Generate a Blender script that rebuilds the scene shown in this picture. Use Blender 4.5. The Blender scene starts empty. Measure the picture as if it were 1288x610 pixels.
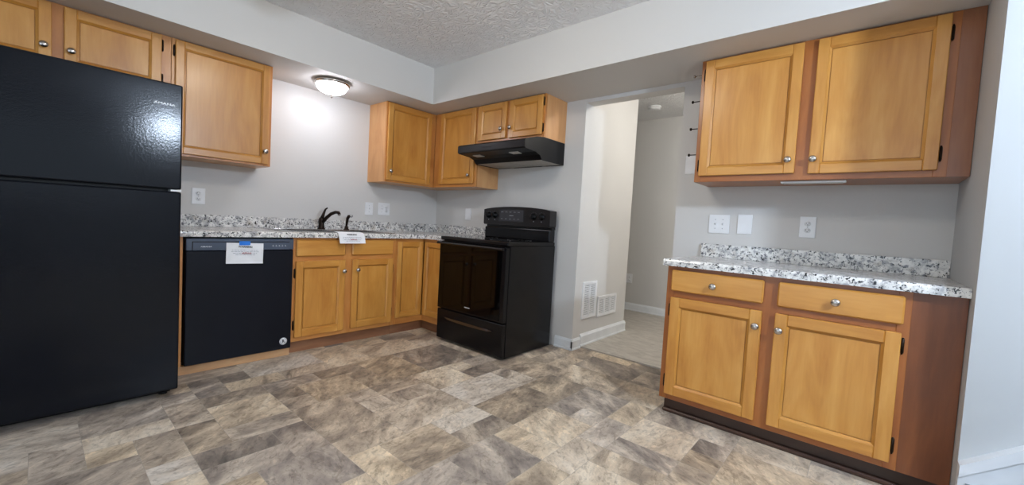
import bpy, bmesh, math, random
from mathutils import Matrix, Vector
random.seed(7)
S = bpy.context.scene
COL = S.collection
PI = math.pi

# ------------------------------------------------------------------ camera, world, light, exposure
CAM = Vector((3.7754, -3.0274, 1.0649)); YAW, PIT, ROL, FPX = map(float, (40.73, -2.7471, 3.2051, 520.99))
_y, _p, _r = (math.radians(v) for v in (YAW, PIT, ROL))
fwd = Vector((-math.sin(_y)*math.cos(_p), math.cos(_y)*math.cos(_p), math.sin(_p)))
rt = Vector((math.cos(_y), math.sin(_y), 0)); up = rt.cross(fwd)
rt, up = rt*math.cos(_r)+up*math.sin(_r), up*math.cos(_r)-rt*math.sin(_r)
cd = bpy.data.cameras.new('camera'); cam = bpy.data.objects.new('camera', cd); COL.objects.link(cam)
cd.sensor_width = 36; cd.lens = 36*FPX/1288; cd.clip_start = .05
M = Matrix((rt, up, -fwd)).transposed().to_4x4(); M.translation = CAM
cam.matrix_world = M; S.camera = cam

W = bpy.data.worlds.new('world'); S.world = W; W.use_nodes = True
W.node_tree.nodes['Background'].inputs['Color'].default_value = (.75, .87, 1, 1)
W.node_tree.nodes['Background'].inputs['Strength'].default_value = 0.4

def area(name, loc, rot, sx, sy, power, color):
    l = bpy.data.lights.new(name, 'AREA'); l.shape = 'RECTANGLE'; l.size = sx; l.size_y = sy
    l.energy = power; l.color = color
    o = bpy.data.objects.new(name, l); COL.objects.link(o); o.location = loc; o.rotation_euler = rot
    return o
DAY = (.72, .86, 1.0)
area('daylight_patio_window', (3.2, -5.72, 1.35), (math.radians(90), 0, 0), 3.0, 2.0, 40, DAY)       # shines +y
area('daylight_entry_window', (7.72, -2.9, 1.75), (math.radians(90), 0, math.radians(90)), 2.2, 1.3, 10, DAY)  # shines -x
KITCHEN_LAMP, SINK_LAMP, HALL_LAMP, PENDANT = 34.0, 29.0, 92.0, 610.0
LAMP_COL = (1.0, .93, .84)
S.view_settings.view_transform = 'Standard'; S.view_settings.look = 'None'
S.view_settings.gamma = 1; S.view_settings.use_curve_mapping = False
S.view_settings.exposure = 0.0

# ------------------------------------------------------------------ materials
def lin(c): return tuple(((v/255+.055)/1.055)**2.4 if v > 10.3 else v/255/12.92 for v in c)+(1,)
class N:
    def __init__(s, name):
        s.m = bpy.data.materials.new(name); s.m.use_nodes = True; s.t = s.m.node_tree
        s.b = s.t.nodes['Principled BSDF']
    def n(s, typ, **kw):
        o = s.t.nodes.new(typ)
        for k, v in kw.items():
            if k.startswith('i_'):
                o.inputs[k[2:].replace('_', ' ')].default_value = v
            else: setattr(o, k, v)
        return o
    def l(s, a, b): s.t.links.new(a, b)
    def ramp(s, fac, stops, interp='LINEAR'):
        r = s.n('ShaderNodeValToRGB'); r.color_ramp.interpolation = interp
        e = r.color_ramp.elements
        while len(e) < len(stops): e.new(.5)
        for q, (p, c) in zip(e, stops): q.position = p; q.color = c
        s.l(fac, r.inputs['Fac']); return r.outputs['Color']
    def mix(s, a, b, f, mode='MIX'):
        m = s.n('ShaderNodeMix', data_type='RGBA', blend_type=mode)
        for v, i in ((f, 0), (a, 6), (b, 7)):
            if hasattr(v, 'links'): s.l(v, m.inputs[i])
            else: m.inputs[i].default_value = v
        return m.outputs[2]
    def bump(s, h, strength, dist=.002):
        b = s.n('ShaderNodeBump'); b.inputs['Strength'].default_value = strength; b.inputs['Distance'].default_value = dist
        s.l(h, b.inputs['Height']); s.l(b.outputs['Normal'], s.b.inputs['Normal'])
    def noise(s, vec, scale, detail=3, rough=.5, dist=0):
        o = s.n('ShaderNodeTexNoise'); o.inputs['Scale'].default_value = scale; o.inputs['Detail'].default_value = detail
        o.inputs['Roughness'].default_value = rough; o.inputs['Distortion'].default_value = dist
        if vec is not None: s.l(vec, o.inputs['Vector'])
        return o.outputs['Fac']
    def coord(s, kind='Object'): return s.n('ShaderNodeTexCoord').outputs[kind]
    def mapping(s, vec, scale, loc=None):
        m = s.n('ShaderNodeMapping'); m.inputs['Scale'].default_value = scale
        s.l(vec, m.inputs['Vector'])
        if loc is not None: s.l(loc, m.inputs['Location'])
        return m.outputs['Vector']
def setp(n, rough=.5, metal=0, spec=.5, coat=0):
    n.b.inputs['Roughness'].default_value = rough; n.b.inputs['Metallic'].default_value = metal
    n.b.inputs['Specular IOR Level'].default_value = spec; n.b.inputs['Coat Weight'].default_value = coat
def plain(name, rgb, rough=.5, metal=0, spec=.5, coat=0, bump=None, emit=0):
    n = N(name); c = lin(rgb); setp(n, rough, metal, spec, coat)
    f = n.noise(n.coord(), 9, 2)
    col = n.ramp(f, [(.3, tuple(v*.95 for v in c[:3])+(1,)), (.7, tuple(min(1, v*1.04) for v in c[:3])+(1,))])
    n.l(col, n.b.inputs['Base Color'])
    if bump: n.bump(n.noise(n.coord(), bump[0], 2), bump[1], bump[2])
    return n.m
def emitter(name, rgb, strength):
    n = N(name); c = lin(rgb); n.b.inputs['Base Color'].default_value = c
    n.b.inputs['Emission Color'].default_value = c; n.b.inputs['Emission Strength'].default_value = strength
    return n.m
def wood(name, dark, mid, light, horiz=False, rough=.34, contrast=1.0):
    n = N(name); setp(n, rough, 0, .5, .25); n.b.inputs['Coat Roughness'].default_value = .2
    oi = n.n('ShaderNodeObjectInfo'); mul = n.n('ShaderNodeMath', operation='MULTIPLY'); n.l(oi.outputs['Random'], mul.inputs[0]); mul.inputs[1].default_value = 37.0
    co = n.coord()
    sc = (1.1, 1.1, 16) if horiz else (16, 16, 1.1)
    v = n.mapping(co, sc, mul.outputs[0])
    big = n.noise(n.mapping(co, (.9, .9, 4.5) if horiz else (4.5, 4.5, .9), mul.outputs[0]), 1.6, 3, .55, 1.2)
    fine = n.noise(v, 6, 5, .6, .4)
    mx = n.n('ShaderNodeMix', data_type='FLOAT'); mx.inputs[0].default_value = .22; n.l(big, mx.inputs[2]); n.l(fine, mx.inputs[3])
    w = .2/contrast
    c = n.ramp(mx.outputs[0], [(.5-w, lin(dark)), (.5, lin(mid)), (.5+w, lin(light))])
    n.l(c, n.b.inputs['Base Color']); n.bump(fine, .06, .001)
    return n.m

def m_paint(name, rgb, rough=.6):
    n = N(name); setp(n, rough, 0, .3)
    f = n.noise(n.coord(), 1.3, 2); c = lin(rgb)
    n.l(n.ramp(f, [(.3, tuple(v*.97 for v in c[:3])+(1,)), (.7, c)]), n.b.inputs['Base Color'])
    n.bump(n.noise(n.coord(), 260, 2), .08, .001); return n.m
paint = m_paint('wall_paint', (209, 207, 204))
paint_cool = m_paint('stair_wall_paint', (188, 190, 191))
white_trim = plain('white_trim', (226, 229, 232), .35)
def m_ceiling():
    n = N('ceiling_texture'); setp(n, .85, 0, .2)
    n.b.inputs['Base Color'].default_value = lin((240, 240, 241))
    co = n.coord()
    warp = n.n('ShaderNodeTexNoise'); warp.inputs['Scale'].default_value = 7; n.l(co, warp.inputs['Vector'])
    v = n.n('ShaderNodeTexVoronoi', feature='F1'); v.inputs['Scale'].default_value = 11; n.l(co, v.inputs['Vector'])
    # crow's-foot stomp marks: strokes radiating from every stomp centre
    d = n.n('ShaderNodeVectorMath', operation='SUBTRACT'); n.l(co, d.inputs[0]); n.l(v.outputs['Position'], d.inputs[1])
    sp = n.n('ShaderNodeSeparateXYZ'); n.l(d.outputs[0], sp.inputs[0])
    at = n.n('ShaderNodeMath', operation='ARCTAN2'); n.l(sp.outputs['Y'], at.inputs[0]); n.l(sp.outputs['X'], at.inputs[1])
    ad = n.n('ShaderNodeMath', operation='MULTIPLY_ADD'); n.l(warp.outputs['Fac'], ad.inputs[0]); ad.inputs[1].default_value = 6.0; n.l(at.outputs[0], ad.inputs[2])
    ml = n.n('ShaderNodeMath', operation='MULTIPLY'); n.l(ad.outputs[0], ml.inputs[0]); ml.inputs[1].default_value = 7
    sn = n.n('ShaderNodeMath', operation='SINE'); n.l(ml.outputs[0], sn.inputs[0])
    f2 = n.noise(co, 70, 2)
    mm = n.n('ShaderNodeMath', operation='MULTIPLY'); n.l(sn.outputs[0], mm.inputs[0]); n.l(f2, mm.inputs[1])
    n.bump(mm.outputs[0], .6, .009); return n.m
ceil_mat = m_ceiling()
def m_floor():
    n = N('slate_vinyl'); setp(n, .36, 0, .4)
    at = n.n('ShaderNodeAttribute'); at.attribute_name = 'tile'
    sep = n.n('ShaderNodeSeparateColor'); n.l(at.outputs['Color'], sep.inputs[0])
    co = n.coord()
    rot = n.n('ShaderNodeVectorRotate', rotation_type='Z_AXIS'); n.l(co, rot.inputs['Vector'])
    an = n.n('ShaderNodeMath', operation='MULTIPLY_ADD'); n.l(sep.outputs[1], an.inputs[0]); an.inputs[1].default_value = 1.6; an.inputs[2].default_value = .1; n.l(an.outputs[0], rot.inputs['Angle'])
    off = n.n('ShaderNodeVectorMath', operation='MULTIPLY_ADD'); n.l(at.outputs['Color'], off.inputs[0]); off.inputs[1].default_value = (40, 40, 40); n.l(rot.outputs[0], off.inputs[2])
    v = n.mapping(off.outputs[0], (2.0, 4.2, 2))
    big = n.noise(v, 1.2, 5, .58, 1.0)
    mid = n.noise(n.mapping(off.outputs[0], (5, 9, 5)), 1.4, 6, .62, .8)
    fine = n.noise(n.mapping(off.outputs[0], (12, 20, 12)), 2.4, 5, .7, .6)
    a = n.n('ShaderNodeMath', operation='MULTIPLY_ADD'); n.l(sep.outputs[0], a.inputs[0]); a.inputs[1].default_value = .27; n.l(big, a.inputs[2])
    b = n.n('ShaderNodeMath', operation='MULTIPLY_ADD'); n.l(mid, b.inputs[0]); b.inputs[1].default_value = .35; n.l(a.outputs[0], b.inputs[2])
    c = n.ramp(b.outputs[0], [(.50, lin((104, 96, 90))), (.66, lin((143, 131, 120))), (.76, lin((170, 156, 141))), (.88, lin((200, 186, 168))), (1.0, lin((214, 203, 188)))])
    warm = n.ramp(sep.outputs[2], [(0, (.96, .98, 1.03, 1)), (1, (1.06, 1.0, .88, 1))])
    c = n.mix(c, warm, 1.0, 'MULTIPLY')
    c = n.mix(c, n.ramp(fine, [(.36, (.6, .58, .56, 1)), (.46, (1, 1, 1, 1)), (.62, (1.18, 1.17, 1.16, 1))]), .7, 'MULTIPLY')
    flake = n.noise(n.mapping(off.outputs[0], (4, 7, 4)), 1.7, 8, .72, 1.6)
    c = n.mix(c, n.ramp(flake, [(.40, (.72, .70, .68, 1)), (.44, (1, 1, 1, 1)), (.57, (1, 1, 1, 1)), (.60, (1.22, 1.2, 1.17, 1))]), .85, 'MULTIPLY')
    n.l(c, n.b.inputs['Base Color']); n.bump(mid, .15, .002); return n.m
floor_mat = m_floor(); grout_mat = plain('vinyl_seam', (168, 158, 146), .5)
def m_hallfloor():
    n = N('hall_vinyl'); setp(n, .45, 0, .4)
    f = n.noise(n.mapping(n.coord(), (3, 9, 3)), 2.2, 6, .65, 1)
    n.l(n.ramp(f, [(.35, lin((160, 153, 143))), (.6, lin((186, 179, 169)))]), n.b.inputs['Base Color']); return n.m
hall_floor_mat = m_hallfloor()
def m_granite():
    n = N('speckled_laminate'); setp(n, .16, 0, .5)
    co = n.coord()
    v1 = n.n('ShaderNodeTexVoronoi', feature='F1'); v1.inputs['Scale'].default_value = 110; n.l(co, v1.inputs['Vector'])
    blot = n.noise(co, 26, 4, .6, .4); spk = n.noise(co, 75, 3, .6, .3); spk2 = n.noise(co, 48, 4, .65, .8); tan = n.noise(co, 17, 3)
    c = n.ramp(blot, [(.36, lin((160, 159, 160))), (.46, lin((210, 208, 205))), (.6, lin((236, 234, 230)))])
    c = n.mix(c, lin((184, 170, 152)), n.ramp(tan, [(.58, (0, 0, 0, 1)), (.7, (.5, .5, .5, 1))]))
    c = n.mix(c, lin((112, 112, 118)), n.ramp(spk2, [(.56, (0, 0, 0, 1)), (.6, (.9, .9, .9, 1))]))
    c = n.mix(c, lin((26, 25, 27)), n.ramp(spk, [(.585, (0, 0, 0, 1)), (.615, (1, 1, 1, 1))]))
    n.l(c, n.b.inputs['Base Color']); return n.m
granite = m_granite()

door_v = wood('honey_maple_upright', (178, 115, 45), (198, 138, 62), (211, 155, 79))
door_h = wood('honey_maple_level', (178, 115, 45), (198, 138, 62), (211, 155, 79), True)
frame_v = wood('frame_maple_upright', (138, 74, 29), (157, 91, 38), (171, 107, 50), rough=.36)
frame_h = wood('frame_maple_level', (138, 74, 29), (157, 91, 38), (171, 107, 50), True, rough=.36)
leftframe_v = wood('left_frame_glare_upright', (172, 107, 50), (192, 127, 63), (205, 144, 79), rough=.36)  # paler copy of the frame maple, glare on the left cabinets put into colour
leftframe_h = wood('left_frame_glare_level', (172, 107, 50), (192, 127, 63), (205, 144, 79), True, rough=.36)
veneer = wood('birch_veneer', (194, 138, 84), (209, 154, 100), (219, 168, 114), rough=.42)
filler = wood('dark_veneer_shaded', (96, 50, 22), (116, 63, 29), (132, 76, 38), rough=.4)  # darker veneer, with some of the wall corner's shadow put into its colour
toe_mat = wood('toe_board_brown', (112, 70, 44), (136, 90, 60), (152, 106, 74), True, .5)
toe_dark = wood('toe_board_dark_shaded', (44, 24, 14), (58, 33, 19), (74, 44, 26), True, .45)  # dark board, with the shadow under the right cabinet mixed into its colour
raw_board = wood('raw_pine', (186, 138, 92), (204, 158, 112), (216, 174, 130), True, .55)
nickel = plain('brushed_nickel', (186, 180, 174), .27, 1)
bronze = plain('dark_bronze', (46, 36, 30), .38, .85)
chrome = plain('stainless', (190, 190, 190), .22, 1)
black_app = plain('black_enamel', (11, 11, 14), .22, 0, .3)
def m_fridge():
    n = N('pebbled_black'); setp(n, .13, 0, .2)
    n.b.inputs['Base Color'].default_value = lin((7, 10, 18))
    n.bump(n.noise(n.coord(), 130, 2, .6), .22, .001); return n.m
fridge_mat = m_fridge()
dw_mat = plain('black_satin', (14, 18, 27), .3, 0, .22)
panel_mat = plain('slate_control_strip', (70, 80, 97), .3, 0, .5)
gloss = plain('black_glass', (5, 4, 4), .05, 0, .2)
black_plastic = plain('black_plastic', (12, 12, 14), .4, 0, .2)
hood_mat = plain('hood_enamel', (11, 12, 16), .34, 0, .25)
filter_mat = plain('filter_mesh', (176, 172, 164), .5, .3, bump=(500, .5, .002))
lens_mat = plain('frosted_lens', (190, 188, 182), .3)
white_plastic = plain('white_plastic', (232, 233, 235), .32)
slot_mat = plain('dark_slot', (40, 40, 42), .6)
shade_mat = plain('louver_gap_shade', (48, 48, 50), .8)  # dark sheet colour painting the shade between the vent louvers
paper_mat = plain('white_paper', (232, 233, 236), .7)
ink = plain('black_ink', (40, 40, 48), .7); ink_grey = plain('grey_ink', (128, 130, 140), .7); ink_red = plain('red_ink', (190, 30, 45), .6)
tape_mat = plain('blue_tape', (30, 120, 220), .6)
letter = plain('silver_lettering', (225, 228, 232), .3)
mark_grey = plain('grey_marking', (150, 153, 160), .4)
carpet = plain('grey_carpet', (140, 138, 140), .95, bump=(300, 1, .01))
glass_lamp = {}

# ------------------------------------------------------------------ mesh helpers
def bx(bm, x0, x1, y0, y1, z0, z1, bev=0, mi=0, seg=1):
    r = bmesh.ops.create_cube(bm, size=1, matrix=Matrix.Translation(((x0+x1)/2, (y0+y1)/2, (z0+z1)/2)) @ Matrix.Diagonal((abs(x1-x0), abs(y1-y0), abs(z1-z0), 1)))
    vs = set(r['verts']); fs = {f for v in vs for f in v.link_faces}
    for f in fs: f.material_index = mi
    if bev:
        es = list({e for v in vs for e in v.link_edges})
        bmesh.ops.bevel(bm, geom=es, offset=bev, segments=seg, profile=.5, affect='EDGES', material=-1)
def prism(bm, prof, a0, a1, axis='x', mi=0):
    """extrude a 2-D profile along an axis: axis x -> profile (y,z); y -> (x,z); z -> (x,y)"""
    def P(q, a): return {'x': (a, q[0], q[1]), 'y': (q[0], a, q[1]), 'z': (q[0], q[1], a)}[axis]
    A = [bm.verts.new(P(q, a0)) for q in prof]; B = [bm.verts.new(P(q, a1)) for q in prof]
    n = len(prof); fs = [bm.faces.new(A), bm.faces.new(B[::-1])]
    for i in range(n): fs.append(bm.faces.new((A[i], B[i], B[(i+1) % n], A[(i+1) % n])))
    for f in fs: f.material_index = mi
def lathe(bm, prof, cen=(0, 0, 0), axis='z', n=24, mi=0, sx=1, sy=1, smooth=True):
    rings = []
    for r, h in prof:
        ring = []
        for k in range(n):
            a = 2*PI*k/n; u, v = r*math.cos(a)*sx, r*math.sin(a)*sy
            p = {'z': (u, v, h), '-y': (u, -h, v), 'x': (h, u, v)}[axis]
            ring.append(bm.verts.new((p[0]+cen[0], p[1]+cen[1], p[2]+cen[2])))
        rings.append(ring)
    for a, b in zip(rings, rings[1:]):
        for k in range(n):
            f = bm.faces.new((a[k], a[(k+1) % n], b[(k+1) % n], b[k])); f.material_index = mi; f.smooth = smooth
    for r in (rings[0], rings[-1]):
        f = bm.faces.new(r); f.material_index = mi
def tube(bm, pts, rad, n=10, mi=0):
    pts = [Vector(p) for p in pts]; rads = rad if isinstance(rad, (list, tuple)) else [rad]*len(pts)
    rings = []; ref = None
    for i, p in enumerate(pts):
        t = (pts[min(i+1, len(pts)-1)]-pts[max(i-1, 0)]).normalized()
        if ref is None:
            ref = t.orthogonal().normalized()
        ref = (ref-t*ref.dot(t)).normalized(); b = t.cross(ref)
        rings.append([bm.verts.new(p+(ref*math.cos(2*PI*k/n)+b*math.sin(2*PI*k/n))*rads[i]) for k in range(n)])
    for a, b in zip(rings, rings[1:]):
        for k in range(n):
            f = bm.faces.new((a[k], a[(k+1) % n], b[(k+1) % n], b[k])); f.smooth = True; f.material_index = mi
    for r in (rings[0], rings[-1]): bm.faces.new(r).material_index = mi
def mesh_of(name, bm, mats):
    bmesh.ops.recalc_face_normals(bm, faces=bm.faces)
    me = bpy.data.meshes.new(name); bm.to_mesh(me); bm.free()
    for m in (mats if isinstance(mats, (list, tuple)) else [mats]): me.materials.append(m)
    return me
def obj(name, bm, mats, parent=None, loc=None):
    me = bm if isinstance(bm, bpy.types.Mesh) else mesh_of(name, bm, mats)
    o = bpy.data.objects.new(name, me); COL.objects.link(o)
    if parent: o.parent = parent
    if loc: o.location = loc
    return o
def one(name, mats, parent, *args, **kw):
    bm = bmesh.new(); bx(bm, *args, **kw); return obj(name, bm, mats, parent)
def tag(o, label, cat, group=None):
    o['label'] = label; o['category'] = cat
    if group: o['group'] = group
    return o
def thing(name, label, cat, loc=(0, 0, 0), rz=0, group=None):
    o = bpy.data.objects.new(name, None); COL.objects.link(o); o.location = loc; o.rotation_euler = (0, 0, rz); o.empty_display_size = .1
    return tag(o, label, cat, group)
def struct(name, bm, mats, parent=None):
    o = obj(name, bm, mats, parent)
    if not parent: o['kind'] = 'structure'
    return o
def text(name, body, size, mat, parent, M, extrude=.0006, bold=0):
    cu = bpy.data.curves.new(name, 'FONT'); cu.body = body; cu.size = size; cu.align_x = 'CENTER'; cu.align_y = 'CENTER'
    cu.extrude = extrude; cu.offset = bold
    t = bpy.data.objects.new(name, cu); COL.objects.link(t)
    dg = bpy.context.evaluated_depsgraph_get()
    me = bpy.data.meshes.new_from_object(t.evaluated_get(dg)); bpy.data.objects.remove(t); bpy.data.curves.remove(cu)
    me.transform(M); me.name = name; me.materials.clear(); me.materials.append(mat)
    return obj(name, me, None, parent)
FACE_Y = Matrix.Rotation(PI/2, 4, 'X')                      # text standing up, facing -y
def on_front(x, y, z, sx=1): return Matrix.Translation((x, y, z)) @ FACE_Y @ Matrix.Diagonal((sx, 1, 1, 1))

# ------------------------------------------------------------------ the room
XG, YW, HC, HS = 4.092, -.708, 2.459, 2.128
X1, Y1 = 7.6, -5.6
JX, RX, HD, TH = 1.906, 2.705, 2.097, .12
YE, YF = .99, 2.083
# kitchen floor: modular slate-look vinyl, tiles on a 152 mm module
def make_floor():
    g = .152; x_0, y_0 = 2.12-14*g, -1.67-26*g
    nx, ny = 51, 39
    used = [[False]*ny for _ in range(nx)]; tiles = []
    shapes = [(3, 2), (2, 3), (2, 2), (3, 2), (2, 2), (2, 1), (1, 2), (3, 3), (1, 1)]
    rnd = random.Random(11)
    laid = [(0, -2, 2, 2, .3, .8), (-1, -3, 1, 2, .45, .6), (1, 0, 1, 2, .12, .4), (-1, -5, 2, 2, .1, .05), (2, -1, 2, 2, .12, .1), (2, 4, 1, 1, .08, .2), (2, 2, 2, 2, .95, .85),
            (4, 3, 1, 2, .75, .2), (5, 4, 2, 2, .85, .7), (5, 3, 2, 1, .12, .2), (2, 5, 2, 2, .35, .2), (0, 5, 2, 2, .25, .9), (2, 11, 2, 1, .1, .6), (-7, -6, 2, 1, .3, .4),
            (-5, -3, 1, 1, .15, .5), (-5, -7, 2, 1, .15, .5), (-6, -5, 2, 2, .8, .8), (-6, -2, 2, 2, .4, .9)]
    tone = {}
    for i, j, w, h, t, wm in laid:
        i += 14; j += 26; tiles.append((i, j, w, h)); tone[(i, j)] = (t, wm)
        for a in range(w):
            for b in range(h): used[i+a][j+b] = True
    for j in range(ny):
        for i in range(nx):
            if used[i][j]: continue
            sh = shapes[:]; rnd.shuffle(sh)
            sh.append((1, 1))
            for w, h in sh:
                if i+w <= nx and j+h <= ny and not any(used[i+a][j+b] for a in range(w) for b in range(h)):
                    for a in range(w):
                        for b in range(h): used[i+a][j+b] = True
                    tiles.append((i, j, w, h)); break
    vs, fs, cols, mi = [], [], [], []
    def quad(x0, x1, y0, y1, z, c, m):
        x0, x1 = max(0, x0), min(X1, x1); y0, y1 = max(Y1, y0), min(.13, y1)
        if x1-x0 < .001 or y1-y0 < .001: return
        k = len(vs); vs.extend([(x0, y0, z), (x1, y0, z), (x1, y1, z), (x0, y1, z)]); fs.append((k, k+1, k+2, k+3)); cols.extend([c]*4); mi.append(m)
    e = .0009
    for i, j, w, h in tiles:
        c = (rnd.random(), rnd.random(), rnd.random(), 1)
        if (i, j) in tone: c = (tone[(i, j)][0], c[1], tone[(i, j)][1], 1)
        quad(x_0+i*g+e, x_0+(i+w)*g-e, y_0+j*g+e, y_0+(j+h)*g-e, 0, c, 0)
    quad(0, X1, Y1, .13, -.0004, (0, 0, 0, 1), 1)
    me = bpy.data.meshes.new('floor'); me.from_pydata(vs, [], fs)
    at = me.color_attributes.new('tile', 'FLOAT_COLOR', 'CORNER')
    for k, c in enumerate(cols): at.data[k].color = c
    me.materials.append(floor_mat); me.materials.append(grout_mat)
    for p, m in zip(me.polygons, mi): p.material_index = m
    o = obj('floor', me, None); o['kind'] = 'structure'
make_floor()
bm = bmesh.new(); bx(bm, .3, 4.2, .13, YF+.1, -.02, .012); struct('floor_hall', bm, hall_floor_mat)
bm = bmesh.new(); bx(bm, -.1, X1+.1, Y1-.1, 2.2, HC, HC+.1); struct('ceiling', bm, ceil_mat)
bm = bmesh.new(); bx(bm, -.12, 0, Y1, 0, 0, HC); struct('wall_left', bm, paint)
bm = bmesh.new()
bx(bm, -.12, JX, 0, TH, 0, HC); bx(bm, JX, RX, 0, TH, HD, HC); bx(bm, RX, XG, 0, TH, 0, HC); struct('wall_back', bm, paint)
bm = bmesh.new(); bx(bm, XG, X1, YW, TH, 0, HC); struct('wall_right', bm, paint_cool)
bm = bmesh.new(); bx(bm, 1.75, JX-.003, TH, YE, 0, HC); struct('wall_hall', bm, paint)
bm = bmesh.new(); bx(bm, .3, 4.2, YF, YF+.1, 0, HC); struct('wall_far', bm, paint)
bm = bmesh.new(); bx(bm, 4.1, 4.2, TH, YF, 0, HC); struct('wall_hall_end', bm, paint)
bm = bmesh.new(); bx(bm, .3, .4, TH, YF, 0, HC); bx(bm, .4, 1.75, TH, TH+.05, 0, HC); struct('wall_hall_side', bm, paint)
# unseen sides of the room, with the windows the daylight comes through
bm = bmesh.new()
bx(bm, -.12, 1.7, Y1-.1, Y1, 0, HC); bx(bm, 4.7, X1+.1, Y1-.1, Y1, 0, HC); bx(bm, 1.7, 4.7, Y1-.1, Y1, 2.35, HC); bx(bm, 1.7, 4.7, Y1-.1, Y1, 0, .3)
struct('wall_front', bm, paint)
bm = bmesh.new()
bx(bm, X1, X1+.1, Y1, -4.0, 0, HC); bx(bm, X1, X1+.1, -1.8, YW, 0, HC); bx(bm, X1, X1+.1, -4.0, -1.8, 0, 1.1); bx(bm, X1, X1+.1, -4.0, -1.8, 2.4, HC)
struct('wall_side', bm, paint)
# soffit (dropped bulkhead) over both cabinet runs
bm = bmesh.new(); bx(bm, 0, .591, Y1, -.574, HS, HC); bx(bm, 0, XG, -.574, 0, HS, HC); struct('trim_soffit', bm, paint)

def base_run(bm, p, q, out, z0=0, h=.095, t=.014):
    """moulded baseboard from p to q with 'out' the side facing the room"""
    p, q, o = Vector(p), Vector(q), Vector(out)
    prof = [(0, 0), (t+.006, 0), (t+.006, .012), (t, .016), (t, h-.02), (t*.55, h-.006), (t*.4, h), (0, h)]
    A = [bm.verts.new((p.x+o.x*a, p.y+o.y*a, z0+b)) for a, b in prof]; B = [bm.verts.new((q.x+o.x*a, q.y+o.y*a, z0+b)) for a, b in prof]
    bm.faces.new(A); bm.faces.new(B[::-1]); n = len(prof)
    for i in range(n): bm.faces.new((A[i], B[i], B[(i+1) % n], A[(i+1) % n]))
bm = bmesh.new(); base_run(bm, (1.735, 0), (JX+.014, 0), (0, -1)); base_run(bm, (JX, -.014), (JX, TH), (1, 0)); struct('baseboard_back', bm, white_trim)
bm = bmesh.new(); base_run(bm, (JX-.003, TH+.003), (JX-.003, YE+.01), (1, 0), .012, .105, .018); struct('baseboard_hall', bm, white_trim)
bm = bmesh.new(); base_run(bm, (.4, YF), (4.1, YF), (0, -1), .012); struct('baseboard_far', bm, white_trim)
# stair skirt and carpeted steps rising along the right wall
bm = bmesh.new()
prism(bm, [(XG, 0), (XG, .25), (XG+1.2, .25+.96), (XG+1.2, 0)], YW-.034, YW, 'y')
prism(bm, [(XG, .205), (XG, .25), (XG+1.2, .25+.96), (XG+1.2, .205+.96)], YW-.046, YW-.034, 'y')
struct('trim_stair_skirt', bm, white_trim)
bm = bmesh.new()
prism(bm, [(4.112, 0)]+[p for k in range(4) for p in ((4.112+.235*k, .185*(k+1)), (4.112+.235*(k+1), .185*(k+1)))]+[(4.112+.94, 0)], -1.62, YW-.034, 'y')
struct('trim_stair_steps', bm, carpet)

# ------------------------------------------------------------------ shared small parts
def knob_mesh():
    bm = bmesh.new()
    lathe(bm, [(.0075, 0), (.0065, .008), (.006, .013), (.010, .0155), (.0165, .018), (.0178, .0205), (.0165, .023), (.0125, .0268), (.007, .029), (.001, .0298)], axis='-y', n=24, sx=1.05, sy=1.0)
    return mesh_of('knob', bm, nickel)
KNOB = knob_mesh()
def hinge_mesh():
    bm = bmesh.new(); bx(bm, -.006, .006, -.007, .0015, -.032, .032, .004, seg=2)
    lathe(bm, [(.0035, -.036), (.0035, .036)], (0, -.006, 0), 'z', 10)
    return mesh_of('hinge', bm, bronze)
HINGE = hinge_mesh()

DT = .02
def door(parent, x0, x1, z0, z1, y, knob=None, hinge=None, fw=.05, T=None, hz=(.07, .07)):
    """overlay door on the frame plane y: stiles, rails, recessed flat panel with a chamfered lip"""
    bm = bmesh.new(); f = y-DT; rec = f+.010; ch = .009
    bx(bm, x0, x0+fw, f, y, z0, z1, .003); bx(bm, x1-fw, x1, f, y, z0, z1, .003)
    bx(bm, x0+fw, x1-fw, f, y, z1-fw, z1, .003, 1); bx(bm, x0+fw, x1-fw, f, y, z0, z0+fw, .003, 1)
    a0, a1, b0, b1 = x0+fw, x1-fw, z0+fw, z1-fw
    g = ch+.003; bx(bm, a0, a1, rec+.007, y, b0, b1); bx(bm, a0+g, a1-g, rec, y-.004, b0+g, b1-g, .0008)
    o = [(a0, b0), (a1, b0), (a1, b1), (a0, b1)]; i = [(a0+ch, b0+ch), (a1-ch, b0+ch), (a1-ch, b1-ch), (a0+ch, b1-ch)]
    for k in range(4):
        A, B, C_, D = o[k], o[(k+1) % 4], i[(k+1) % 4], i[k]
        v = [bm.verts.new((A[0], f+.0012, A[1])), bm.verts.new((B[0], f+.0012, B[1])), bm.verts.new((C_[0], rec, C_[1])), bm.verts.new((D[0], rec, D[1])),
             bm.verts.new((C_[0], rec+.0072, C_[1])), bm.verts.new((D[0], rec+.0072, D[1]))]
        for q in ((v[0], v[1], v[2], v[3]), (v[3], v[2], v[4], v[5])): bm.faces.new(q).material_index = k % 2 == 0
    if T: bm.transform(T)
    d = obj('door', bm, [door_v, door_h], parent)
    if knob:
        p = Vector((knob[0], f, knob[1])); k = obj('knob', KNOB, None, d, (T @ p if T else p))
        if T: k.rotation_euler = T.to_euler()
    if hinge:
        for zz in (z0+hz[0], z1-hz[1]):
            p = Vector((x0-.006 if hinge == 'l' else x1+.006, y, zz)); h = obj('hinge', HINGE, None, d, (T @ p if T else p))
            if T: h.rotation_euler = T.to_euler()
    return d
def drawer(parent, x0, x1, z0, z1, y, knob=None, name='drawer'):
    bm = bmesh.new(); bx(bm, x0, x1, y-DT, y, z0, z1, .007)
    d = obj(name, bm, door_h, parent)
    if knob: obj('knob', KNOB, None, d, (knob[0], y-DT, knob[1]))
    return d
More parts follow.
